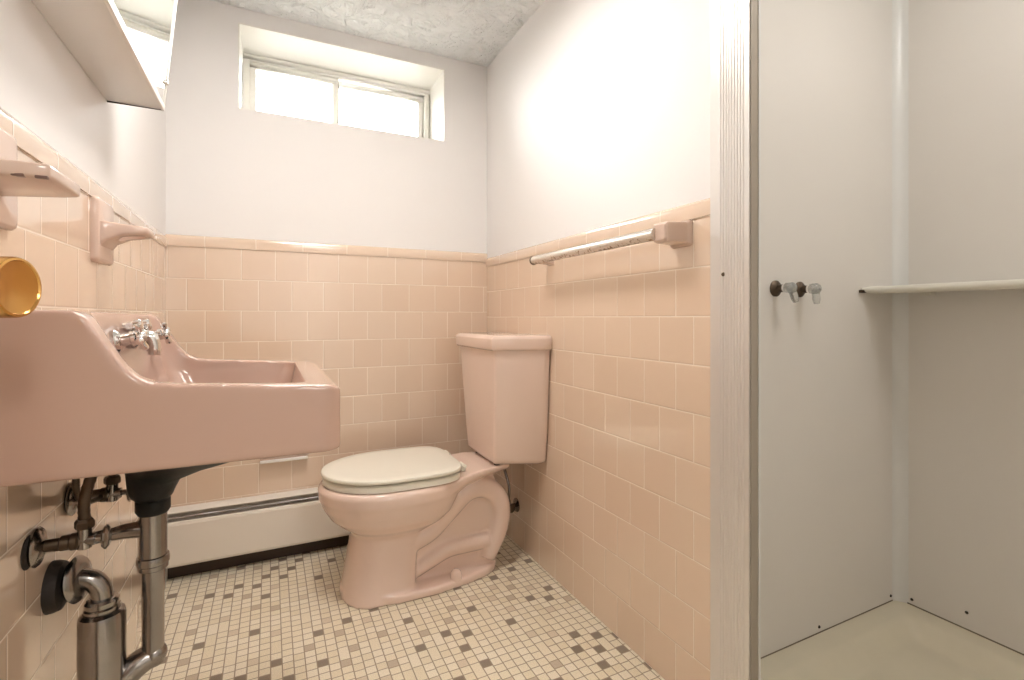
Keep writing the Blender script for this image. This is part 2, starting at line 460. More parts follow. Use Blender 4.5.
# door folded open beside the camera: only its brass knob reaches the picture
XD = -0.268
door = thing('door_1', 'painted door standing open along the left wall with brass knob', 'door', (XD - 0.018, 0.3, 0), kind='structure')
dp = box(NB(), XD - 0.035, XD, -0.06, 0.685, 0.012, 1.92)
obj('door_panel', dp, M['door'], door, bevel=0.003)
KY, KZ = 0.622, 0.894
b = NB()
lathe(b, [(0.030, 0), (0.030, 0.002), (0.026, 0.006), (0.014, 0.009), (0.012, 0.020), (0.015, 0.024), (0.0265, 0.030), (0.0285, 0.034), (0.0285, 0.058), (0.0275, 0.0605),
          (0.0255, 0.061), (0.0245, 0.0595), (0.012, 0.0572), (0.0, 0.0560)], (XD, KY + 0.012, KZ), (1, -0.30, 0), 48)
obj('door_knob', b, M['brass'], door, smooth=25)

# ------------------------------------------------------------------ shower stall
st = thing('shower_stall', 'grey-beige panelled shower stall with ribbed aluminium jamb and stone-coloured tray', 'shower stall', (1.2, 0.3, 0))
obj('side_panel', box(NB(), 0.950, XS + 0.01, YS, YS + 0.010, 0.06, 1.95), M['panel'], st, smooth=None)
obj('back_panel', box(NB(), XS, XS + 0.012, YF + 0.02, YS, 0.06, 1.95), M['panel'], st, smooth=None)
obj('front_panel', box(NB(), 0.90, XS, YF + 0.01, YF + 0.02, 0.06, 1.95), M['panel'], st, smooth=None)
# quarter-round corner bead
pts = [(XS, YS), (XS - 0.024, YS)]
for k in range(1, 8):
    a = k / 8 * PI / 2
    pts.append((XS - 0.024 + 0.024 * math.sin(a) * 0.75 + 0.006 * k / 8, YS - 0.028 + 0.028 * math.cos(a) * 0.75 + 0.007 * (1 - k / 8)))
pts.append((XS, YS - 0.028))
obj('corner_bead', prism(NB(), pts, 'z', 0.075, 1.95), M['panel_strip'], st, smooth=40)
# ribbed jamb: an extruded profile with flutes on the face turned to the room
JX, JY0, JY1 = 0.841, 0.670, 0.765
pts = [(JX + 0.026, JY0), (JX, JY0)]
y = JY0 + 0.012
pts.append((JX, y))
for k in range(9):
    w = 0.0068
    pts += [(JX - 0.0011, y + w * 0.2), (JX - 0.0011, y + w * 0.65), (JX, y + w * 0.85), (JX, y + w)]
    y += w
pts += [(JX, JY1), (JX + 0.006, JY1), (JX + 0.006, JY1 - 0.003), (0.950, JY1 - 0.003), (0.950, JY1 - 0.006), (JX + 0.026, JY1 - 0.006), (JX + 0.026, JY0 + 0.02), (JX + 0.026, JY0 + 0.02)]
jamb = obj('door_jamb', prism(NB(), pts, 'z', 0.0, 1.95), M['alu'], st, smooth=20)
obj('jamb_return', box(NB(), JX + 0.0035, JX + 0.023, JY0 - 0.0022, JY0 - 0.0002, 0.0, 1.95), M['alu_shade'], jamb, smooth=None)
obj('return_bead', box(NB(), JX + 0.0230, JX + 0.0285, JY0 - 0.004, JY0 + 0.006, 0.0, 1.95), M['panel_strip'], jamb, smooth=None)
def screw_bm(c, ax, r=0.0045):
    b = lathe(NB(), [(r, -0.001), (r, 0.0008), (r * 0.75, 0.0024), (0, 0.003)], c, ax, 14)
    return b
obj('screw', screw_bm((JX, 0.731, 0.955), (-1, 0, 0)), M['dark_metal'], jamb)
for c, ax in (((1.232, YS, 0.094), (0, -1, 0)), ((XS - 0.032, YS, 0.094), (0, -1, 0)), ((XS, YS - 0.036, 0.094), (-1, 0, 0)), ((XS, 0.625, 0.122), (-1, 0, 0))):
    obj('panel_screw', screw_bm(c, ax, 0.0038), M['dark_hole'], st)
obj('base_seam', box(NB(), 0.950, XS, YS - 0.0006, YS + 0.002, 0.0765, 0.0810), M['seam'], st, smooth=None)
obj('base_seam', box(NB(), XS - 0.0006, XS + 0.002, YF + 0.02, YS, 0.0765, 0.0815), M['seam'], st, smooth=None)
# tray: raised ledge all round, dished floor
b = NB()
x0, x1, y0, y1 = 0.87, XS, YF + 0.02, YS
nx, ny = 60, 80
def tz(x, y):
    d = min(x1 - x, y1 - y, y - y0)
    dc = x - x0
    t = max(0, min(1, (d - 0.045) / 0.05)); t = t * t * (3 - 2 * t)
    tc_ = max(0, min(1, (dc - 0.06) / 0.05)); tc_ = tc_ * tc_ * (3 - 2 * tc_)
    z = 0.078 - 0.006 * min(1, d / 0.045)
    lowz = 0.036 - 0.006 * (1 - min(1, math.hypot(x - 1.22, y - 0.3) / 0.35))
    z = z * (1 - t) + lowz * t
    return (0.10 * (1 - tc_) + z * tc_) if dc < 0.11 else z
g = [[b.verts.new((x0 + (x1 - x0) * i / nx, y0 + (y1 - y0) * j / ny, tz(x0 + (x1 - x0) * i / nx, y0 + (y1 - y0) * j / ny))) for j in range(ny + 1)] for i in range(nx + 1)]
for i in range(nx):
    for j in range(ny): b.faces.new((g[i][j], g[i + 1][j], g[i + 1][j + 1], g[i][j + 1]))
ext = bmesh.ops.extrude_face_region(b, geom=b.faces[:])
for v in [e for e in ext['geom'] if isinstance(e, bmesh.types.BMVert)]: v.co.z = 0.0
obj('shower_tray', b, M['tray'], st, smooth=40)

# corner shelf
ZS = 0.945
sh = thing('corner_shelf', 'thin pale shelf with rolled front edge across the shower corner', 'shelf', (XS, YS, ZS))
out = [(XS, YS), (1.405, YS)]
for t in [i / 12 for i in range(13)]:
    out.append((1.405 + 0.028 * math.sin(t * PI / 2), YS - 0.006 - 0.02 * (1 - math.cos(t * PI / 2)) - 0.02 * t))
out += [(1.438, 0.66), (1.443, 0.55), (1.452, 0.42), (1.47, 0.32), (XS, 0.30)]
obj('shelf_top', prism(NB(), out, 'z', ZS - 0.007, ZS), M['shelf'], sh, bevel=0.002)
lip = [(1.405, YS - 0.004, ZS - 0.006), (1.418, YS - 0.014, ZS - 0.006), (1.432, YS - 0.040, ZS - 0.007), (1.438, 0.66, ZS - 0.007), (1.443, 0.55, ZS - 0.007), (1.452, 0.42, ZS - 0.007), (1.47, 0.325, ZS - 0.007)]
obj('front_lip', tube(NB(), spline(lip, 5), [0.003, 0.0085, 0.010, 0.010, 0.010, 0.010, 0.007], 12), M['shelf'], sh, smooth=60)
obj('end_clip', box(NB(), 1.398, 1.418, YS - 0.010, YS - 0.0005, ZS - 0.014, ZS - 0.006), M['dark_metal'], sh, bevel=0.001)
for yy in (0.70, 0.50):
    obj('support_bracket', box(NB(), XS - 0.03, XS - 0.0005, yy - 0.012, yy + 0.012, ZS - 0.022, ZS - 0.007), M['shelf'], sh, bevel=0.003)

# shower valves
def shower_valve(x, tilt, label):
    z = 0.934
    t = thing('shower_valve', label, 'shower valve', (x, YS, z), 'valves on the shower side panel')
    obj('flange', lathe(NB(), [(0.019, 0), (0.019, 0.003), (0.014, 0.008), (0.009, 0.010), (0.009, 0.022)], (x, YS, z), (0, -1, 0), 28), M['dark_metal'], t)
    obj('stem', lathe(NB(), [(0.0075, 0.010), (0.0075, 0.022), (0.010, 0.023), (0.010, 0.028)], (x, YS, z), (0, -1, 0), 20), M['chrome'], t)
    b = NB()
    lathe(b, [(0.008, 0.026), (0.012, 0.029), (0.0125, 0.044), (0.009, 0.049), (0.0, 0.050)], (x, YS, z), (0, -1, 0), 20)
    d = Vector((math.cos(tilt), 0, math.sin(tilt)))
    c = Vector((x, YS - 0.040, z))
    tube(b, [c, c + d * 0.014, c + d * 0.026, c + d * 0.036], [0.008, 0.0085, 0.0085, 0.006], 14)
    obj('lever_handle', b, M['acrylic'], t, smooth=50)
shower_valve(1.068, rad(-62), 'shower valve with clear handle, the one closer to the aluminium jamb')
shower_valve(1.156, rad(-82), 'shower valve with clear lever handle, the one closer to the corner shelf')

# ------------------------------------------------------------------ wash basin
SY0, SY1, SYC = 0.80, 1.28, 1.04
sink = thing('wash_basin', 'pink enamelled wall-hung basin with high shelf back and deep square apron', 'sink', (XL, SYC, 0.66))
prof = [(XL + 0.002, 0.662), (XL + 0.002, 0.876), (-0.222, 0.875), (-0.210, 0.866), (-0.192, 0.836), (-0.174, 0.806), (-0.160, 0.789), (-0.142, 0.779), (-0.115, 0.775),
        (0.085, 0.763), (0.100, 0.756), (0.101, 0.661)]
# body built as rings across y so that the front corners can be rounded in plan
b = NB()
rings = []
ys = []
for k in range(9):
    a = k / 8 * PI / 2
    ys.append((SY0 + 0.028 * (1 - math.sin(a)), 0.028 * (1 - math.cos(a))))
ysA = sorted(ys)
def inset_prof(e, dz):
    o = []
    for x, z in prof:
        xx = min(x, 0.101 - e) if x > 0 else x
        o.append((xx, z))
    return o
for yy, e in [(y_, e_) for y_, e_ in ysA]:
    rings.append([(x, yy, z) for x, z in inset_prof(0.028 - (0.028 - e) if False else e, 0)])
mir = [[(x, SY0 + SY1 - y_, z) for x, y_, z in r] for r in rings[::-1]]
loft(b, rings + mir)
cut = NB()
cr_ = []
for z, xa, xb, ya, yb, r in ((0.90, -0.226, 0.052, SY0 + 0.034, SY1 - 0.034, 0.030), (0.80, -0.203, 0.052, SY0 + 0.034, SY1 - 0.034, 0.030), (0.755, -0.190, 0.050, SY0 + 0.036, SY1 - 0.036, 0.034),
                             (0.70, -0.170, 0.036, SY0 + 0.048, SY1 - 0.048, 0.045), (0.665, -0.150, 0.005, SY0 + 0.075, SY1 - 0.075, 0.055), (0.650, -0.13, -0.03, SY0 + 0.12, SY1 - 0.12, 0.045)):
    cr_.append([(x, y_, z) for x, y_ in rrect(xa, xb, ya, yb, r, 7)])
loft(cut, cr_)
# give the body a closed floor below the cut: bowl underside hangs under the apron as a separate black casting
under = NB()
basin = obj('basin', b, M['pink_sink'], sink, cut=cut, remesh=0.0036, smooth_it=9, smooth=180)
DX, DYC = -0.181, 1.04
b = NB()
R_ = []
def oval(z, xa, xb, hw, n=36, p=2.4):
    cx, a = (xa + xb) / 2, (xb - xa) / 2
    o = []
    for i in range(n):
        t = 2 * PI * i / n
        c, s = math.cos(t), math.sin(t)
        o.append((cx + a * math.copysign(abs(c) ** (2 / p), c), DYC + hw * math.copysign(abs(s) ** (2 / p), s), z))
    return o
for z, xa, xb, hw, p in ((0.672, -0.225, 0.050, 0.19, 3), (0.655, -0.223, 0.030, 0.165, 2.8), (0.632, -0.221, 0.000, 0.12, 2.4), (0.615, -0.220, -0.048, 0.080, 2.2), (0.602, -0.219, -0.095, 0.055, 2),
                         (0.586, -0.218, -0.140, 0.040, 2), (0.570, -0.216, -0.148, 0.035, 2), (0.560, -0.211, -0.152, 0.030, 2), (0.552, -0.204, -0.158, 0.022, 2)):
    R_.append(oval(z, xa, xb, hw, 36, p))
loft(b, R_)
obj('bowl_underside', b, M['black_iron'], sink, smooth=60)

# faucet on the splash face
fc = thing('basin_faucet', 'chrome two-handle faucet on the splash back of the pink basin', 'faucet', (-0.21, SYC, 0.832))
n = Vector((1, 0, 0.20)).normalized()
FZ = 0.830
def on_face(y, dz=0):
    z = FZ + dz
    return Vector((-0.2095 - (z - 0.834) * 0.20, y, z))
FY0, FY1 = 0.928, 1.130
for yy in (FY0, FY1):
    o_ = on_face(yy)
    obj('valve_body', lathe(NB(), [(0.0175, -0.003), (0.0175, 0.003), (0.014, 0.007), (0.009, 0.009), (0.009, 0.020), (0.011, 0.021), (0.011, 0.026), (0.006, 0.028), (0.006, 0.033)], o_, n, 24), M['chrome'], fc, smooth=30)
    b = NB()
    c = o_ + n * 0.033
    lathe(b, [(0.0, -0.006), (0.008, -0.005), (0.009, 0.002), (0.006, 0.006), (0.0, 0.007)], c, n, 18)
    u_, v_ = frame(n)
    for k in range(4):
        d = u_ * math.cos(k * PI / 2 + 0.35) + v_ * math.sin(k * PI / 2 + 0.35)
        tube(b, [c, c + d * 0.010, c + d * 0.016, c + d * 0.020, c + d * 0.0215], [0.004, 0.0036, 0.0058, 0.0052, 0.001], 12)
    obj('cross_handle', b, M['chrome'], fc, smooth=50)
b = NB()
FM = (FY0 + FY1) / 2
o_ = on_face(FM)
lathe(b, [(0.017, -0.003), (0.017, 0.004), (0.013, 0.008), (0.011, 0.022)], o_, n, 24)
tube(b, spline([o_ + n * 0.012, o_ + n * 0.020, o_ + n * 0.028 + Vector((0, 0, -0.005)), o_ + n * 0.032 + Vector((0, 0, -0.019)), o_ + n * 0.032 + Vector((0, 0, -0.034))], 6), [0.012, 0.011, 0.0105, 0.0095, 0.0085], 18)
obj('spout', b, M['chrome'], fc, smooth=40)
b = NB()
cyl(b, on_face(FY0) + n * 0.015, on_face(FY1) + n * 0.015, 0.007, 18)
obj('bridge_pipe', b, M['chrome'], fc)
b = NB()
for yy in (FM - 0.03, FM + 0.03):
    lathe(b, [(0.0075, 0), (0.0075, 0.012), (0.010, 0.014), (0.010, 0.022), (0.007, 0.025), (0, 0.0255)], on_face(yy, 0.020), n, 16)
cyl(b, on_face(FM - 0.045, 0.020) + n * 0.010, on_face(FM + 0.045, 0.020) + n * 0.010, 0.0055, 14)
obj('lift_rod_knobs', b, M['chrome'], fc)

# drain and trap
tr = thing('drain_trap', 'worn chrome drain pipe and bottle trap under the basin', 'drain pipe', (DX, DYC, 0.3))
obj('drain_collar', lathe(NB(), [(0.024, 0.556), (0.0255, 0.552), (0.0255, 0.536), (0.022, 0.530)], (DX, DYC, 0), (0, 0, 1), 28), M['black_iron'], tr)
obj('tailpiece', lathe(NB(), [(0.0205, 0.446), (0.0205, 0.534)], (DX, DYC, 0), (0, 0, 1), 32), M['old_chrome'], tr)
obj('slip_nut', lathe(NB(), [(0.0190, 0.434), (0.0222, 0.436), (0.0222, 0.443), (0.0240, 0.445), (0.0243, 0.452), (0.0232, 0.457), (0.0207, 0.458)], (DX, DYC, 0), (0, 0, 1), 32), M['old_chrome'], tr, smooth=30)
obj('lower_tube', lathe(NB(), [(0.0162, 0.272), (0.0162, 0.392), (0.0176, 0.395), (0.0176, 0.438)], (DX, DYC, 0), (0, 0, 1), 32), M['old_chrome'], tr, smooth=40)
BX, BY = -0.247, 1.025
arm = [(DX + 0.004, DYC + 0.002, 0.287), (DX - 0.02, DYC - 0.004, 0.279), (-0.222, 1.030, 0.264), (BX, BY, 0.252)]
b = NB()
tube(b, spline(arm, 6), [0.0185, 0.021, 0.021, 0.021], 24)
ball(b, (DX + 0.002, DYC, 0.287), 0.0188, seg=24)
obj('trap_arm', b, M['old_chrome'], tr, smooth=50)
obj('trap_body', lathe(NB(), [(0.010, 0.150), (0.024, 0.153), (0.031, 0.163), (0.0318, 0.175), (0.0318, 0.376), (0.0300, 0.384), (0.0250, 0.388)], (BX, BY, 0), (0, 0, 1), 36), M['old_chrome'], tr, smooth=30)
obj('trap_nut', lathe(NB(), [(0.0228, 0.386), (0.0242, 0.389), (0.0242, 0.394), (0.0222, 0.396), (0.0232, 0.398), (0.0232, 0.404), (0.020, 0.408), (0.015, 0.409)], (BX, BY, 0), (0, 0, 1), 32), M['old_chrome'], tr, smooth=30)
ZX = 0.442
el = [(BX, BY, 0.404), (BX, BY, 0.412), (BX - 0.003, BY, 0.426), (BX - 0.012, BY, 0.439), (BX - 0.026, BY, 0.445), (-0.285, BY, 0.446), (XL + 0.002, BY, 0.446)]
obj('trap_elbow', tube(NB(), spline(el, 6), 0.0150, 24), M['old_chrome'], tr, smooth=50)
obj('wall_escutcheon', lathe(NB(), [(0.0152, -0.006), (0.033, 0.0), (0.036, 0.004), (0.033, 0.008), (0.024, 0.011), (0.0152, 0.012)], (-0.282, BY, 0.445), (1, -0.22, 0.12), 36), M['old_chrome'], tr, smooth=40)
obj('wall_sleeve', lathe(NB(), [(0.039, 0.0), (0.0385, 0.008), (0.036, 0.016), (0.026, 0.021), (0.0152, 0.022)], (XL, BY, 0.440), (1, 0, 0), 32), M['dark_hole'], tr, smooth=40)
b = NB()
tube(b, spline([(DX - 0.01, DYC, 0.505), (DX - 0.04, DYC, 0.505), (-0.24, DYC, 0.503), (-0.285, DYC, 0.501), (XL + 0.001, DYC, 0.50)], 5), [0.0145, 0.0125, 0.0105, 0.010, 0.010], 22)
obj('branch_pipe', b, M['old_chrome'], tr, smooth=50)

# shut-off valves
def stop_valve(y, z, label, riser_end, braided, gap, hdy):
    t = thing('shutoff_valve', label, 'shut-off valve', (XL, y, z), 'shut-off valves under the basin')
    obj('escutcheon', lathe(NB(), [(0.0275, 0), (0.0285, 0.003), (0.026, 0.006), (0.015, 0.010), (0.0095, 0.012)], (XL + gap, y, z), (1, 0, 0.0), 32), M['old_chrome'], t, smooth=40)
    obj('wall_hole', lathe(NB(), [(0.024, 0.0), (0.023, 0.002), (0.015, 0.0025)], (XL, y + hdy, z), (1, 0, 0), 28), M['dark_hole'], t)
    obj('stub_pipe', lathe(NB(), [(0.0085, 0.0), (0.0085, 0.028), (0.011, 0.030), (0.011, 0.040), (0.0125, 0.042), (0.0125, 0.049), (0.009, 0.052)], (XL + 0.003, y, z), (1, 0, 0), 20), M['dark_metal'], t, smooth=30)
    xb = XL + 0.060
    b = NB()
    cyl(b, (xb - 0.014, y, z), (xb + 0.013, y, z), 0.009, 20)
    cyl(b, (xb, y, z - 0.012), (xb, y, z + 0.020), 0.009, 20)
    obj('valve_body', b, M['old_chrome'], t)
    obj('compression_nut', lathe(NB(), [(0.0115, 0.018), (0.0125, 0.020), (0.0125, 0.028), (0.010, 0.032)], (xb, y, z), (0, 0, 1), 6), M['dark_metal'], t, smooth=None)
    hd = NB()
    cyl(hd, (xb + 0.012, y, z), (xb + 0.026, y, z), 0.005, 14)
    lathe(hd, [(0.003, 0.0), (0.016, 0.001), (0.0178, 0.003), (0.0178, 0.0055), (0.014, 0.008), (0.005, 0.009)], (xb + 0.022, y, z), (1, 0, 0), 10)
    obj('handle', hd, M['old_chrome'], t, smooth=30)
    P_ = spline([(xb, y, z + 0.028), (xb, y, z + 0.06)] + riser_end, 8)
    if braided:
        b = NB()
        pts_, rr_ = [], []
        for i, q in enumerate(P_):
            pts_.append(q); rr_.append(0.0072 if i % 2 else 0.0080)
        tube(b, pts_, rr_, 16)
        obj('supply_hose', b, M['dark_metal'], t, smooth=60)
    else:
        obj('supply_hose', tube(NB(), P_, 0.0055, 14), M['dark_metal'], t, smooth=60)
stop_valve(0.958, 0.530, 'shut-off valve with thick riser hose, the one nearer the bottle trap', [(-0.246, 0.972, 0.625), (-0.232, 0.985, 0.664)], True, 0.003, -0.016)
stop_valve(1.105, 0.553, 'shut-off valve high under the basin, tucked behind the black bowl outlet', [(-0.250, 1.105, 0.650), (-0.248, 1.105, 0.668)], False, 0.003, 0.0)
# bare capillary pipe beside the far valve
o = obj('riser_pipe', tube(NB(), spline([(-0.2736, 1.0, 0.668), (-0.2736, 1.0, 0.62), (-0.274, 1.006, 0.590), (-0.272, 1.03, 0.566), (-0.268, 1.07, 0.556), (-0.266, 1.095, 0.5535)], 6), 0.0048, 12), M['dark_metal'], smooth=60)
tag(o, 'thin bare pipe hanging from basin bottom beside the round wall flange', 'pipe')

# ------------------------------------------------------------------ toilet
TC = 1.63
tl = thing('toilet', 'pink two-piece toilet with ivory seat, faceted tank against right wall', 'toilet', (0.45, TC, 0))
def egg(z, xf, xb, hw, n=56, pf=2.0, pb=2.6, mid=0.46):
    cx = xf + (xb - xf) * mid
    o = []
    for i in range(n):
        t = 2 * PI * i / n
        c, s = math.cos(t), math.sin(t)
        p = pb if c > 0 else pf
        a = (xb - cx) if c > 0 else (cx - xf)
        o.append((cx + a * math.copysign(abs(c) ** (2 / p), c), TC + hw * math.copysign(abs(s) ** (2 / p), s), z))
    return o
b = NB()
loft(b, [egg(*r) for r in ((0.0, 0.195, 0.415, 0.126, 56, 2.2, 5), (0.03, 0.200, 0.418, 0.120, 56, 2.2, 5), (0.09, 0.211, 0.422, 0.110, 56, 2.2, 5), (0.15, 0.222, 0.43, 0.104, 56, 2.2, 4),
                           (0.188, 0.228, 0.45, 0.103, 56, 2.2, 3.4), (0.202, 0.222, 0.485, 0.115, 56, 2.1, 3), (0.220, 0.198, 0.52, 0.137, 56, 2.1, 2.8), (0.245, 0.167, 0.55, 0.158, 56, 2, 2.6),
                           (0.278, 0.146, 0.565, 0.173, 56, 2, 2.6), (0.300, 0.138, 0.575, 0.178, 56, 2, 2.6), (0.310, 0.133, 0.578, 0.182, 56, 2, 2.6), (0.338, 0.131, 0.582, 0.184, 56, 2, 2.6), (0.351, 0.139, 0.575, 0.176, 56, 2, 2.6))])
# foot flange
fo = [(0.194, 0.0), (0.200, 0.04), (0.225, 0.085), (0.28, 0.118), (0.36, 0.134), (0.47, 0.134), (0.58, 0.118), (0.66, 0.095), (0.695, 0.07), (0.712, 0.035), (0.716, 0.0)]
outl = [(x, TC + w) for x, w in fo] + [(x, TC - w) for x, w in fo[::-1][1:-1]]
prism(b, outl, 'z', 0.0, 0.026)
# core web behind the pedestal and under the deck
core = [(0.36, 0.0), (0.70, 0.0), (0.715, 0.10), (0.735, 0.20), (0.71, 0.27), (0.69, 0.345), (0.36, 0.345)]
prism(b, core, 'y', TC - 0.062, TC + 0.062)
# trapway loops standing proud on both sides
for sgn in (-1, 1):
    v = TC + sgn * 0.058
    loop = [(0.41, v, 0.150), (0.47, v, 0.178), (0.535, v, 0.235), (0.595, v, 0.283), (0.655, v, 0.288), (0.705, v, 0.252), (0.722, v, 0.195), (0.710, v, 0.130), (0.688, v, 0.085), (0.668, v, 0.045)]
    tube(b, spline(loop, 7), [0.034, 0.036, 0.036, 0.036, 0.036, 0.035, 0.034, 0.033, 0.032, 0.03], 20)
    low = [(0.40, v, 0.045), (0.47, v, 0.078), (0.53, v, 0.102), (0.60, v, 0.104), (0.67, v, 0.108)]
    tube(b, spline(low, 6), [0.022, 0.026, 0.028, 0.027, 0.03], 18)
# shoulders: the bowl wall runs back and up into the deck
sh_r = []
for x, hw, z0 in ((0.46, 0.165, 0.250), (0.52, 0.148, 0.285), (0.58, 0.130, 0.315), (0.64, 0.118, 0.330), (0.70, 0.105, 0.338), (0.745, 0.085, 0.340)):
    zt = 0.350 + 0.015 * max(0, min(1, (x - 0.52) / 0.10))
    sh_r.append([(x, TC - hw, zt), (x, TC + hw, zt), (x, TC + hw * 0.99, (zt + z0) / 2), (x, TC + hw * 0.8, z0), (x, TC - hw * 0.8, z0), (x, TC - hw * 0.99, (zt + z0) / 2)])
loft(b, sh_r)
obj('bowl', b, M['pink_toilet'], tl, remesh=0.0045, smooth_it=7, smooth=180)
# seat, lid, hinges
def outline(xf, xb, hw, n=72):
    return [(x, y_) for x, y_, _ in egg(0, xf, xb, hw, n, 2.05, 4.5, 0.5)]
def plate(bm, o, z0, z1, r, dome=0.0):
    cx = sum(p[0] for p in o) / len(o); cy = sum(p[1] for p in o) / len(o)
    def ring_(s, z): return [(cx + (x - cx) * s, cy + (y_ - cy) * s, z) for x, y_ in o]
    k = r / 0.19
    rings = [ring_(1 - k, z0), ring_(1 - k * 0.3, z0 + r * 0.3), ring_(1, z0 + r), ring_(1, z1 - r), ring_(1 - k * 0.3, z1 - r * 0.3), ring_(1 - k, z1)]
    for s in (0.85, 0.6, 0.3, 0.05): rings.append(ring_(s * (1 - k), z1 + dome * (1 - s * s)))
    return loft(bm, rings)
b = NB()
oo = outline(0.1455, 0.560, 0.1695); oi = outline(0.205, 0.500, 0.105)
rs = [[(x, y_, z) for x, y_ in o_] for o_, z in ((oo, 0.354), (oo, 0.368), ([(x + (0.35 - x) * .03, y_ + (TC - y_) * .03) for x, y_ in oo], 0.372), (oi, 0.371), (oi, 0.356))]
R = [[b.verts.new(p) for p in r] for r in rs]
for i in range(len(R)):
    a_, c_ = R[i], R[(i + 1) % len(R)]
    for k in range(len(a_)): b.faces.new((a_[k], a_[(k + 1) % len(a_)], c_[(k + 1) % len(a_)], c_[k]))
obj('seat', b, M['ivory'], tl, smooth=40)
b = plate(NB(), outline(0.141, 0.564, 0.174), 0.3785, 0.3915, 0.004, 0.003)
lid = obj('seat_lid', b, M['ivory'], tl, smooth=50)
for s in (-1, 1):
    b = NB()
    cyl(b, (0.5735, TC + s * 0.060, 0.3785), (0.5735, TC + s * 0.102, 0.3785), 0.0062, 16)
    box(b, 0.566, 0.579, TC + s * 0.080 - 0.010, TC + s * 0.080 + 0.010, 0.360, 0.379)
    obj('seat_hinge', b, M['ivory'], tl, smooth=40)
for s in (-1, 1):
    obj('bolt_cap', lathe(NB(), [(0.0185, 0.020), (0.0185, 0.036), (0.016, 0.046), (0.009, 0.053), (0.0, 0.055)], (0.540, TC + s * 0.108, 0), (0, 0, 1), 22), M['pink_toilet'], tl, smooth=50)
# tank: five-sided plan, narrowing downwards
TK = 1.646
def tank_plan(z, xf, hwf, xb, hwb, xk):
    o = [(xb, hwb - 0.004), (xk, hwb), (xf, hwf), (xf, -hwf), (xk, -hwb), (xb, -hwb + 0.004)]
    return [(x, TK + w, z) for x, w in o]
b = NB()
loft(b, [tank_plan(z, xf, hwf, 0.8455, hwb, 0.815) for z, xf, hwf, hwb in ((0.369, 0.686, 0.110, 0.168), (0.378, 0.674, 0.122, 0.182), (0.46, 0.670, 0.134, 0.193), (0.62, 0.664, 0.153, 0.203), (0.768, 0.657, 0.165, 0.211))])
obj('tank', b, M['pink_toilet'], tl, bevel=0.014, bseg=5, smooth=60)
b = NB()
loft(b, [tank_plan(z, xf, hwf, 0.8460, hwb, 0.815) for z, xf, hwf, hwb in ((0.757, 0.652, 0.168, 0.214), (0.762, 0.645, 0.172, 0.218), (0.796, 0.643, 0.173, 0.219), (0.807, 0.655, 0.165, 0.211))])
obj('tank_lid', b, M['pink_toilet'], tl, bevel=0.007, bseg=4, smooth=60)
obj('tank_gasket', lathe(NB(), [(0.045, 0.362), (0.045, 0.378)], (0.745, TC, 0), (0, 0, 1), 24), M['rubber'], tl)
for s in (-1, 1):
    obj('tank_bolt', lathe(NB(), [(0.010, 0.365), (0.010, 0.376)], (0.695, TC + s * 0.085, 0), (0, 0, 1), 14), M['rubber'], tl)
# supply stop behind the toilet
sv = thing('toilet_stop_valve', 'small tarnished stop valve on the right wall behind the toilet', 'shut-off valve', (XR, 1.70, 0.15))
obj('escutcheon', lathe(NB(), [(0.026, 0), (0.026, 0.003), (0.012, 0.009), (0.008, 0.010)], (XR, 1.70, 0.15), (-1, 0, 0), 24), M['old_chrome'], sv)
b = NB(); cyl(b, (XR - 0.005, 1.70, 0.15), (XR - 0.045, 1.70, 0.15), 0.008, 16); cyl(b, (XR - 0.036, 1.70, 0.138), (XR - 0.036, 1.70, 0.174), 0.009, 16)
obj('valve_body', b, M['dark_metal'], sv)
b = NB(); lathe(b, [(0.004, 0), (0.004, 0.012), (0.016, 0.013), (0.017, 0.018), (0.010, 0.021)], (XR - 0.036, 1.692, 0.15), (0, -1, 0), 10)
obj('handle', b, M['dark_metal'], sv)
obj('supply_hose', tube(NB(), spline([(XR - 0.036, 1.70, 0.172), (XR - 0.034, 1.70, 0.23), (XR - 0.045, 1.74, 0.32), (XR - 0.05, 1.76, 0.383)], 6), 0.0055, 12), M['old_chrome'], sv, smooth=60)

# ------------------------------------------------------------------ baseboard heater
hx0, hx1 = XL + 0.004, 0.60
ht = thing('baseboard_heater', 'long cream baseboard heater along the foot of back wall', 'radiator', ((hx0 + hx1) / 2, YB, 0))
HT, HD = 0.232, 0.058
b = NB()
prism(b, [(YB - 0.0008, 0.03), (YB - 0.0008, HT), (YB - 0.015, HT - 0.002), (YB - 0.032, HT - 0.010), (YB - 0.032, HT - 0.0125), (YB - 0.015, HT - 0.0048), (YB - 0.004, HT - 0.004), (YB - 0.004, 0.03)], 'x', hx0, hx1)
obj('back_plate', b, M['heater'], ht, smooth=None)
b = NB()
prism(b, [(YB - HD + 0.007, 0.199), (YB - HD + 0.003, 0.196), (YB - HD, 0.188), (YB - HD, 0.062), (YB - HD + 0.004, 0.053), (YB - HD + 0.007, 0.053), (YB - HD + 0.003, 0.063), (YB - HD + 0.003, 0.187), (YB - HD + 0.005, 0.1935), (YB - HD + 0.008, 0.1965)], 'x', hx0, hx1)
obj('front_panel', b, M['heater'], ht, smooth=None)
obj('damper', prism(NB(), [(YB - 0.0425, 0.2085), (YB - 0.0410, 0.2100), (YB - 0.0385, 0.2105), (YB - 0.0385, 0.2090), (YB - 0.0410, 0.2085), (YB - 0.0420, 0.2070)], 'x', hx0, hx1), M['chrome'], ht, smooth=None)
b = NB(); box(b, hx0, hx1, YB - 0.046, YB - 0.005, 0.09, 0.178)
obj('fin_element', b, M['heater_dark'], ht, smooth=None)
obj('kick_shadow_strip', box(NB(), hx0 + 0.003, hx1 - 0.003, YB - 0.012, YB - 0.002, 0.0, 0.09), M['heater_dark'], ht, smooth=None)  # dark strip imitating the shadow gap below the front panel
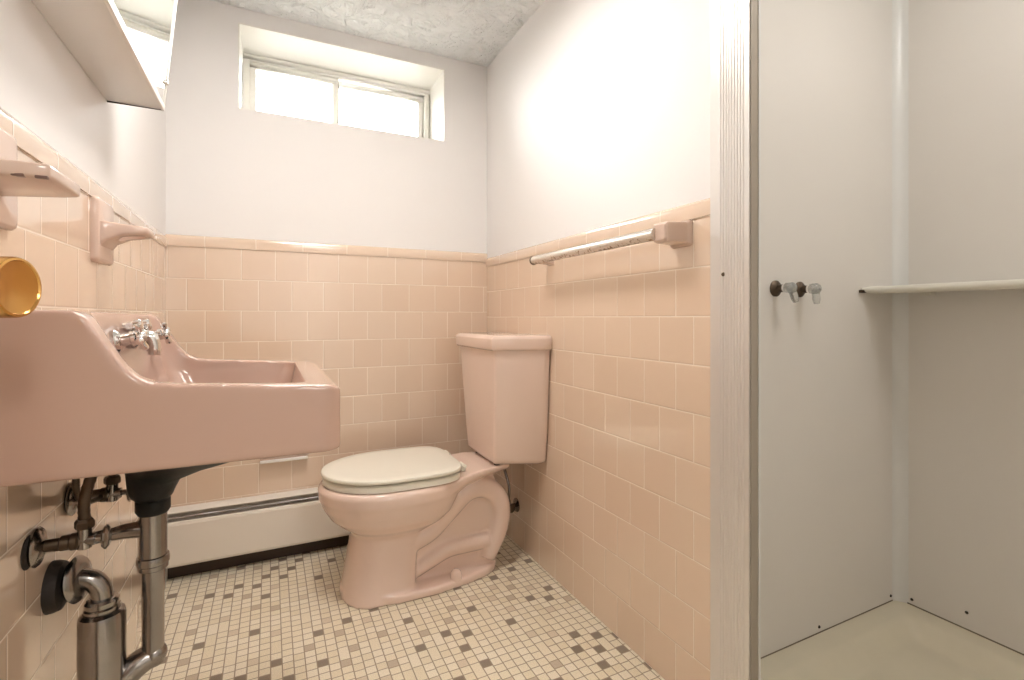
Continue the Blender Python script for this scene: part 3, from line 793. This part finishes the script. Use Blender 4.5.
for xx in (hx0, hx1):
    s = 1 if xx == hx1 else -1
    obj('end_cap', box(NB(), min(xx, xx - s * 0.003), max(xx, xx - s * 0.003), YB - HD + 0.004, YB - 0.001, 0.0, HT - 0.03), M['heater'], ht, smooth=None)

# recessed paper holder
px0, px1, pz0, pz1 = -0.03, 0.122, 0.352, 0.500
ph = thing('paper_holder', 'pink ceramic toilet-paper holder on back wall mostly hidden behind the basin', 'toilet paper holder', ((px0 + px1) / 2, YB, pz0))
b = NB(); ring(b, px0, px1, pz0, pz1, 0.014, YB - 0.016, YB - 0.0005)
obj('holder_frame', b, M['pink_ceramic'], ph, bevel=0.005, bseg=3)
obj('holder_back', box(NB(), px0 + 0.012, px1 - 0.012, YB - 0.004, YB - 0.0006, pz0 + 0.012, pz1 - 0.012), M['pink_ceramic'], ph, smooth=None)
obj('bottom_lip', box(NB(), px0 - 0.002, px1 + 0.002, YB - 0.034, YB - 0.010, pz0 - 0.002, pz0 + 0.006), M['white_trim'], ph, bevel=0.003)
obj('roller', lathe(NB(), [(0.004, px0 + 0.010), (0.0105, px0 + 0.018), (0.0105, px1 - 0.018), (0.004, px1 - 0.010)], (0, YB - 0.022, pz0 + 0.075), (1, 0, 0), 18), M['ivory'], ph)

# ------------------------------------------------------------------ left-wall fittings
def ceramic_plate(b, y0, y1, z0, z1, t=0.012):
    out = rrect(y0, y1, z0, z1, 0.010, 4)
    rings = [[(XL + d, (y0 + y1) / 2 + (p - (y0 + y1) / 2) * s, (z0 + z1) / 2 + (q - (z0 + z1) / 2) * s) for p, q in out] for d, s in ((0.0006, 1), (t * 0.55, 1), (t * 0.85, 0.965), (t, 0.90))]
    return loft(b, rings)
sd = thing('soap_dish', 'pink ceramic soap dish with grooved tray on the left wall', 'soap dish', (XL, 0.79, 0.98))
obj('wall_plate', ceramic_plate(NB(), 0.702, 0.885, 0.980, 1.105), M['pink_ceramic'], sd, smooth=60)
b = NB()
zt = 1.037
def tray_ring(x, ya, yb, z0, z1):
    return [(x, ya, z0), (x, yb, z0), (x, yb, z1), (x, ya, z1)]
loft(b, [tray_ring(XL + 0.004, 0.712, 0.838, 1.016, 1.036), tray_ring(XL + 0.03, 0.714, 0.836, 1.018, 1.036), tray_ring(XL + 0.075, 0.718, 0.830, 1.020, 1.037), tray_ring(-0.220, 0.722, 0.824, 1.021, 1.0375)])
obj('tray', b, M['pink_ceramic'], sd, bevel=0.004, bseg=3, smooth=60)
b = NB()
for k in range(5):
    yy = 0.738 + k * 0.0175
    box(b, XL + 0.02, -0.232, yy, yy + 0.006, 1.035, 1.0395)
obj('drain_ribs', b, M['pink_ceramic'], sd, bevel=0.0015)
for xx, yy in ((-0.272, 0.7155), (-0.2516, 0.7175), (-0.2325, 0.7195)):
    obj('drain_slot', box(NB(), xx, xx + 0.011, yy, 0.726, 1.0195, 1.0228), M['dark_pink'], sd, bevel=0.0008)
th = thing('toothbrush_holder', 'pink ceramic tumbler and toothbrush shelf on the left wall above the faucet', 'toothbrush holder', (XL, 1.27, 0.975))
obj('wall_plate', ceramic_plate(NB(), 1.215, 1.325, 0.975, 1.103, 0.014), M['pink_ceramic'], th, smooth=60)
b = NB()
loft(b, [tray_ring(XL + 0.006, 1.222, 1.318, 0.996, 1.060), tray_ring(XL + 0.022, 1.226, 1.314, 1.018, 1.056), tray_ring(XL + 0.045, 1.230, 1.310, 1.029, 1.054), tray_ring(XL + 0.075, 1.234, 1.306, 1.033, 1.052), tray_ring(-0.222, 1.238, 1.302, 1.035, 1.050)])
cut = NB()
cyl(cut, (XL + 0.056, 1.27, 1.0), (XL + 0.056, 1.27, 1.08), 0.023, 24)
obj('shelf', b, M['pink_ceramic'], th, bevel=0.005, bseg=3, cut=cut, smooth=50)

# medicine cabinet: body leans out towards the top
mc = thing('medicine_cabinet', 'white mirrored medicine cabinet on the left wall, leaning out at top', 'medicine cabinet', (XL, 1.09, 1.324))
MY0, MY1, MZ0, MZ1 = 0.85, 1.328, 1.324, 1.80
tl_ = 0.095
def fx(z, d=0): return -0.216 + (z - MZ0) * tl_ + d
prism_pts = [(XL + 0.0005, MZ0 + 0.002), (fx(MZ0), MZ0), (fx(MZ1), MZ1), (XL + 0.0005, MZ1)]
obj('cabinet_body', prism(NB(), prism_pts, 'y', MY0 + 0.003, MY1 - 0.004), M['cabinet'], mc, bevel=0.001)
obj('bottom_seam', box(NB(), XL + 0.001, fx(MZ0) + 0.001, MY1 - 0.005, MY1 - 0.0035, MZ0 - 0.001, MZ0 + 0.004), M['rubber'], mc, smooth=None)
def slab(y0, y1, z0, z1, d0, d1):
    return prism(NB(), [(fx(z0, d0), z0), (fx(z0, d1), z0), (fx(z1, d1), z1), (fx(z1, d0), z1)], 'y', y0, y1)
b = NB()
for (y0, y1, z0, z1) in ((MY0, MY1, MZ0 - 0.001, MZ0 + 0.011), (MY0, MY1, MZ1 - 0.011, MZ1), (MY0, MY0 + 0.010, MZ0 + 0.011, MZ1 - 0.011), (MY1 - 0.006, MY1, MZ0 + 0.011, MZ1 - 0.011)):
    prism(b, [(fx(z0), z0), (fx(z0, 0.006), z0), (fx(z1, 0.006), z1), (fx(z1), z1)], 'y', y0, y1)
obj('door_frame', b, M['white_trim'], mc, bevel=0.001)
mi = obj('mirror', slab(MY0 + 0.010, MY1 - 0.006, MZ0 + 0.011, MZ1 - 0.011, 0.0005, 0.0035), M['mirror'], mc, smooth=None)
obj('mirror_clip', slab(MY1 - 0.020, MY1 - 0.004, MZ0 + 0.055, MZ0 + 0.063, 0.003, 0.009), M['chrome'], mi, bevel=0.001)

# ------------------------------------------------------------------ towel bar
TBX, TBZ = 0.782, 1.054
tb = thing('towel_bar', 'worn chrome towel bar on pink ceramic posts along right wall', 'towel bar', (XR, 1.15, TBZ))
bar = obj('bar', tube(NB(), [(TBX, 0.865, TBZ), (TBX, 1.0, TBZ), (TBX, 1.2, TBZ), (TBX, 1.446, TBZ)], 0.0140, 20), M['bar'], tb, smooth=60)
for yy, hs, dx in ((0.852, 1.0, 0.0), (1.437, 0.55, 0.006)):
    b = NB()
    def pr(x, h, k=1): return [(x, yy + p, TBZ + q + 0.002) for p, q in rrect(-h * hs, h * hs, -h * k * hs, h * k * hs, h * 0.25 * hs, 3)]
    loft(b, [pr(XR - 0.0006, 0.033, 0.9), pr(XR - 0.006, 0.032, 0.9), pr(XR - 0.012, 0.027, 0.9), pr(XR - 0.03, 0.0235), pr(TBX + 0.012, 0.0225), pr(TBX - 0.011 + 0.012 - dx, 0.0215), pr(TBX - 0.015 + 0.012 - dx, 0.017)])
    obj('post', b, M['pink_ceramic'], tb, smooth=20)
obj('end_ring', lathe(NB(), [(0.0147, -0.004), (0.0153, -0.002), (0.0153, 0.002), (0.0147, 0.004)], (TBX, 1.442, TBZ), (0, 1, 0), 20), M['dark_metal'], tb)

# ------------------------------------------------------------------ lights
W = bpy.data.worlds.new('overcast_sky'); S.world = W; W.use_nodes = True
bg = W.node_tree.nodes['Background']; bg.inputs['Strength'].default_value = 13.0
_n, _l = W.node_tree.nodes, W.node_tree.links
_tc = _n.new('ShaderNodeTexCoord'); _sp = _n.new('ShaderNodeSeparateXYZ'); _l.new(_tc.outputs['Generated'], _sp.inputs[0])
_cr = _n.new('ShaderNodeValToRGB'); _l.new(_sp.outputs['Z'], _cr.inputs['Fac'])      # ground below the horizon, overcast sky above
_cr.color_ramp.elements[0].position = 0.0; _cr.color_ramp.elements[0].color = (0.10, 0.10, 0.09, 1)
_cr.color_ramp.elements[1].position = 0.03; _cr.color_ramp.elements[1].color = (0.97, 0.985, 1.0, 1)
_l.new(_cr.outputs['Color'], bg.inputs['Color'])

def area(name, loc, rot, sx, sy, power, col, portal=False):
    l = bpy.data.lights.new(name, 'AREA'); l.shape = 'RECTANGLE'; l.size = sx; l.size_y = sy; l.energy = power; l.color = col
    o = bpy.data.objects.new(name, l); C.objects.link(o); o.location = loc; o.rotation_euler = rot
    if portal: l.cycles.is_portal = True
    return o
area('window_portal', ((WX0 + WX1) / 2, YB + 0.3, (WZ0 + WZ1) / 2), (rad(-90), 0, 0), 0.9, 0.45, 0, (1, 1, 1), True)

def ring_xy(bm, x0, x1, y0, y1, w, z0, z1):
    box(bm, x0, x1, y0, y0 + w, z0, z1); box(bm, x0, x1, y1 - w, y1, z0, z1)
    box(bm, x0, x0 + w, y0 + w, y1 - w, z0, z1); box(bm, x1 - w, x1, y0 + w, y1 - w, z0, z1)
    return bm
# added unseen fill lamp, flattened to throw its light down into the room
LX, LY = 0.19, 1.12
lp = thing('ceiling_fill_lamp', 'added unseen flat round fill lamp over the middle of the bathroom', 'ceiling lamp', (LX, LY, ZC))
obj('lamp_rim', lathe(NB(), [(0.185, 0), (0.185, 0.030), (0.178, 0.034), (0.168, 0.030), (0.166, 0.0)], (LX, LY, ZC), (0, 0, -1), 48), M['white_trim'], lp)
obj('lamp_diffuser', lathe(NB(), [(0.166, 0.020), (0.160, 0.024), (0.10, 0.028), (0.0, 0.029)], (LX, LY, ZC), (0, 0, -1), 48), emit('ceiling_fill_glass', (1.0, 0.95, 0.90, 1), 12.5), lp, smooth=60)
sl = thing('shower_fill_lamp', 'added unseen round fill lamp above the shower stall', 'ceiling lamp', (1.15, 0.15, ZC))  # added lamp, out of view, to brighten the shower panels
obj('lamp_base', lathe(NB(), [(0.212, 0), (0.212, 0.010), (0.202, 0.014)], (1.15, 0.15, ZC), (0, 0, -1), 32), M['chrome'], sl)
obj('lamp_shade', lathe(NB(), [(0.200, 0.012), (0.180, 0.026), (0.12, 0.036), (0.0, 0.040)], (1.15, 0.15, ZC), (0, 0, -1), 32), emit('shower_fill_glass', (1.0, 0.98, 0.955, 1), 5.0), sl, smooth=60)
hl = thing('hall_fill_lamp', 'added unseen square fill lamp in the hall behind the camera', 'ceiling lamp', (0.5, -1.2, ZC))  # added lamp, out of view, as soft frontal fill through the doorway
obj('lamp_frame', ring_xy(NB(), 0.2, 0.8, -1.5, -0.9, 0.02, ZC - 0.04, ZC), M['white_trim'], hl, smooth=None)
obj('diffuser', box(NB(), 0.22, 0.78, -1.48, -0.92, ZC - 0.035, ZC - 0.02), emit('hall_fill_diffuser', (1.0, 0.965, 0.93, 1), 8), hl, smooth=None)

# ------------------------------------------------------------------ camera
cam = bpy.data.cameras.new('camera'); co = bpy.data.objects.new('camera', cam); C.objects.link(co)
FPX = 497.0
cam.sensor_fit = 'HORIZONTAL'; cam.sensor_width = 36.0; cam.lens = FPX / 1024 * 36.0
cam.shift_y = -22.5 / 1024
cam.clip_start = 0.01
co.location = (0, 0, CAMZ)
co.rotation_euler = (rad(90), 0, -math.atan(242 / FPX))
S.camera = co
S.view_settings.view_transform = 'Standard'; S.view_settings.look = 'None'
S.view_settings.exposure = 1.52; S.view_settings.gamma = 1.0; S.view_settings.use_curve_mapping = False
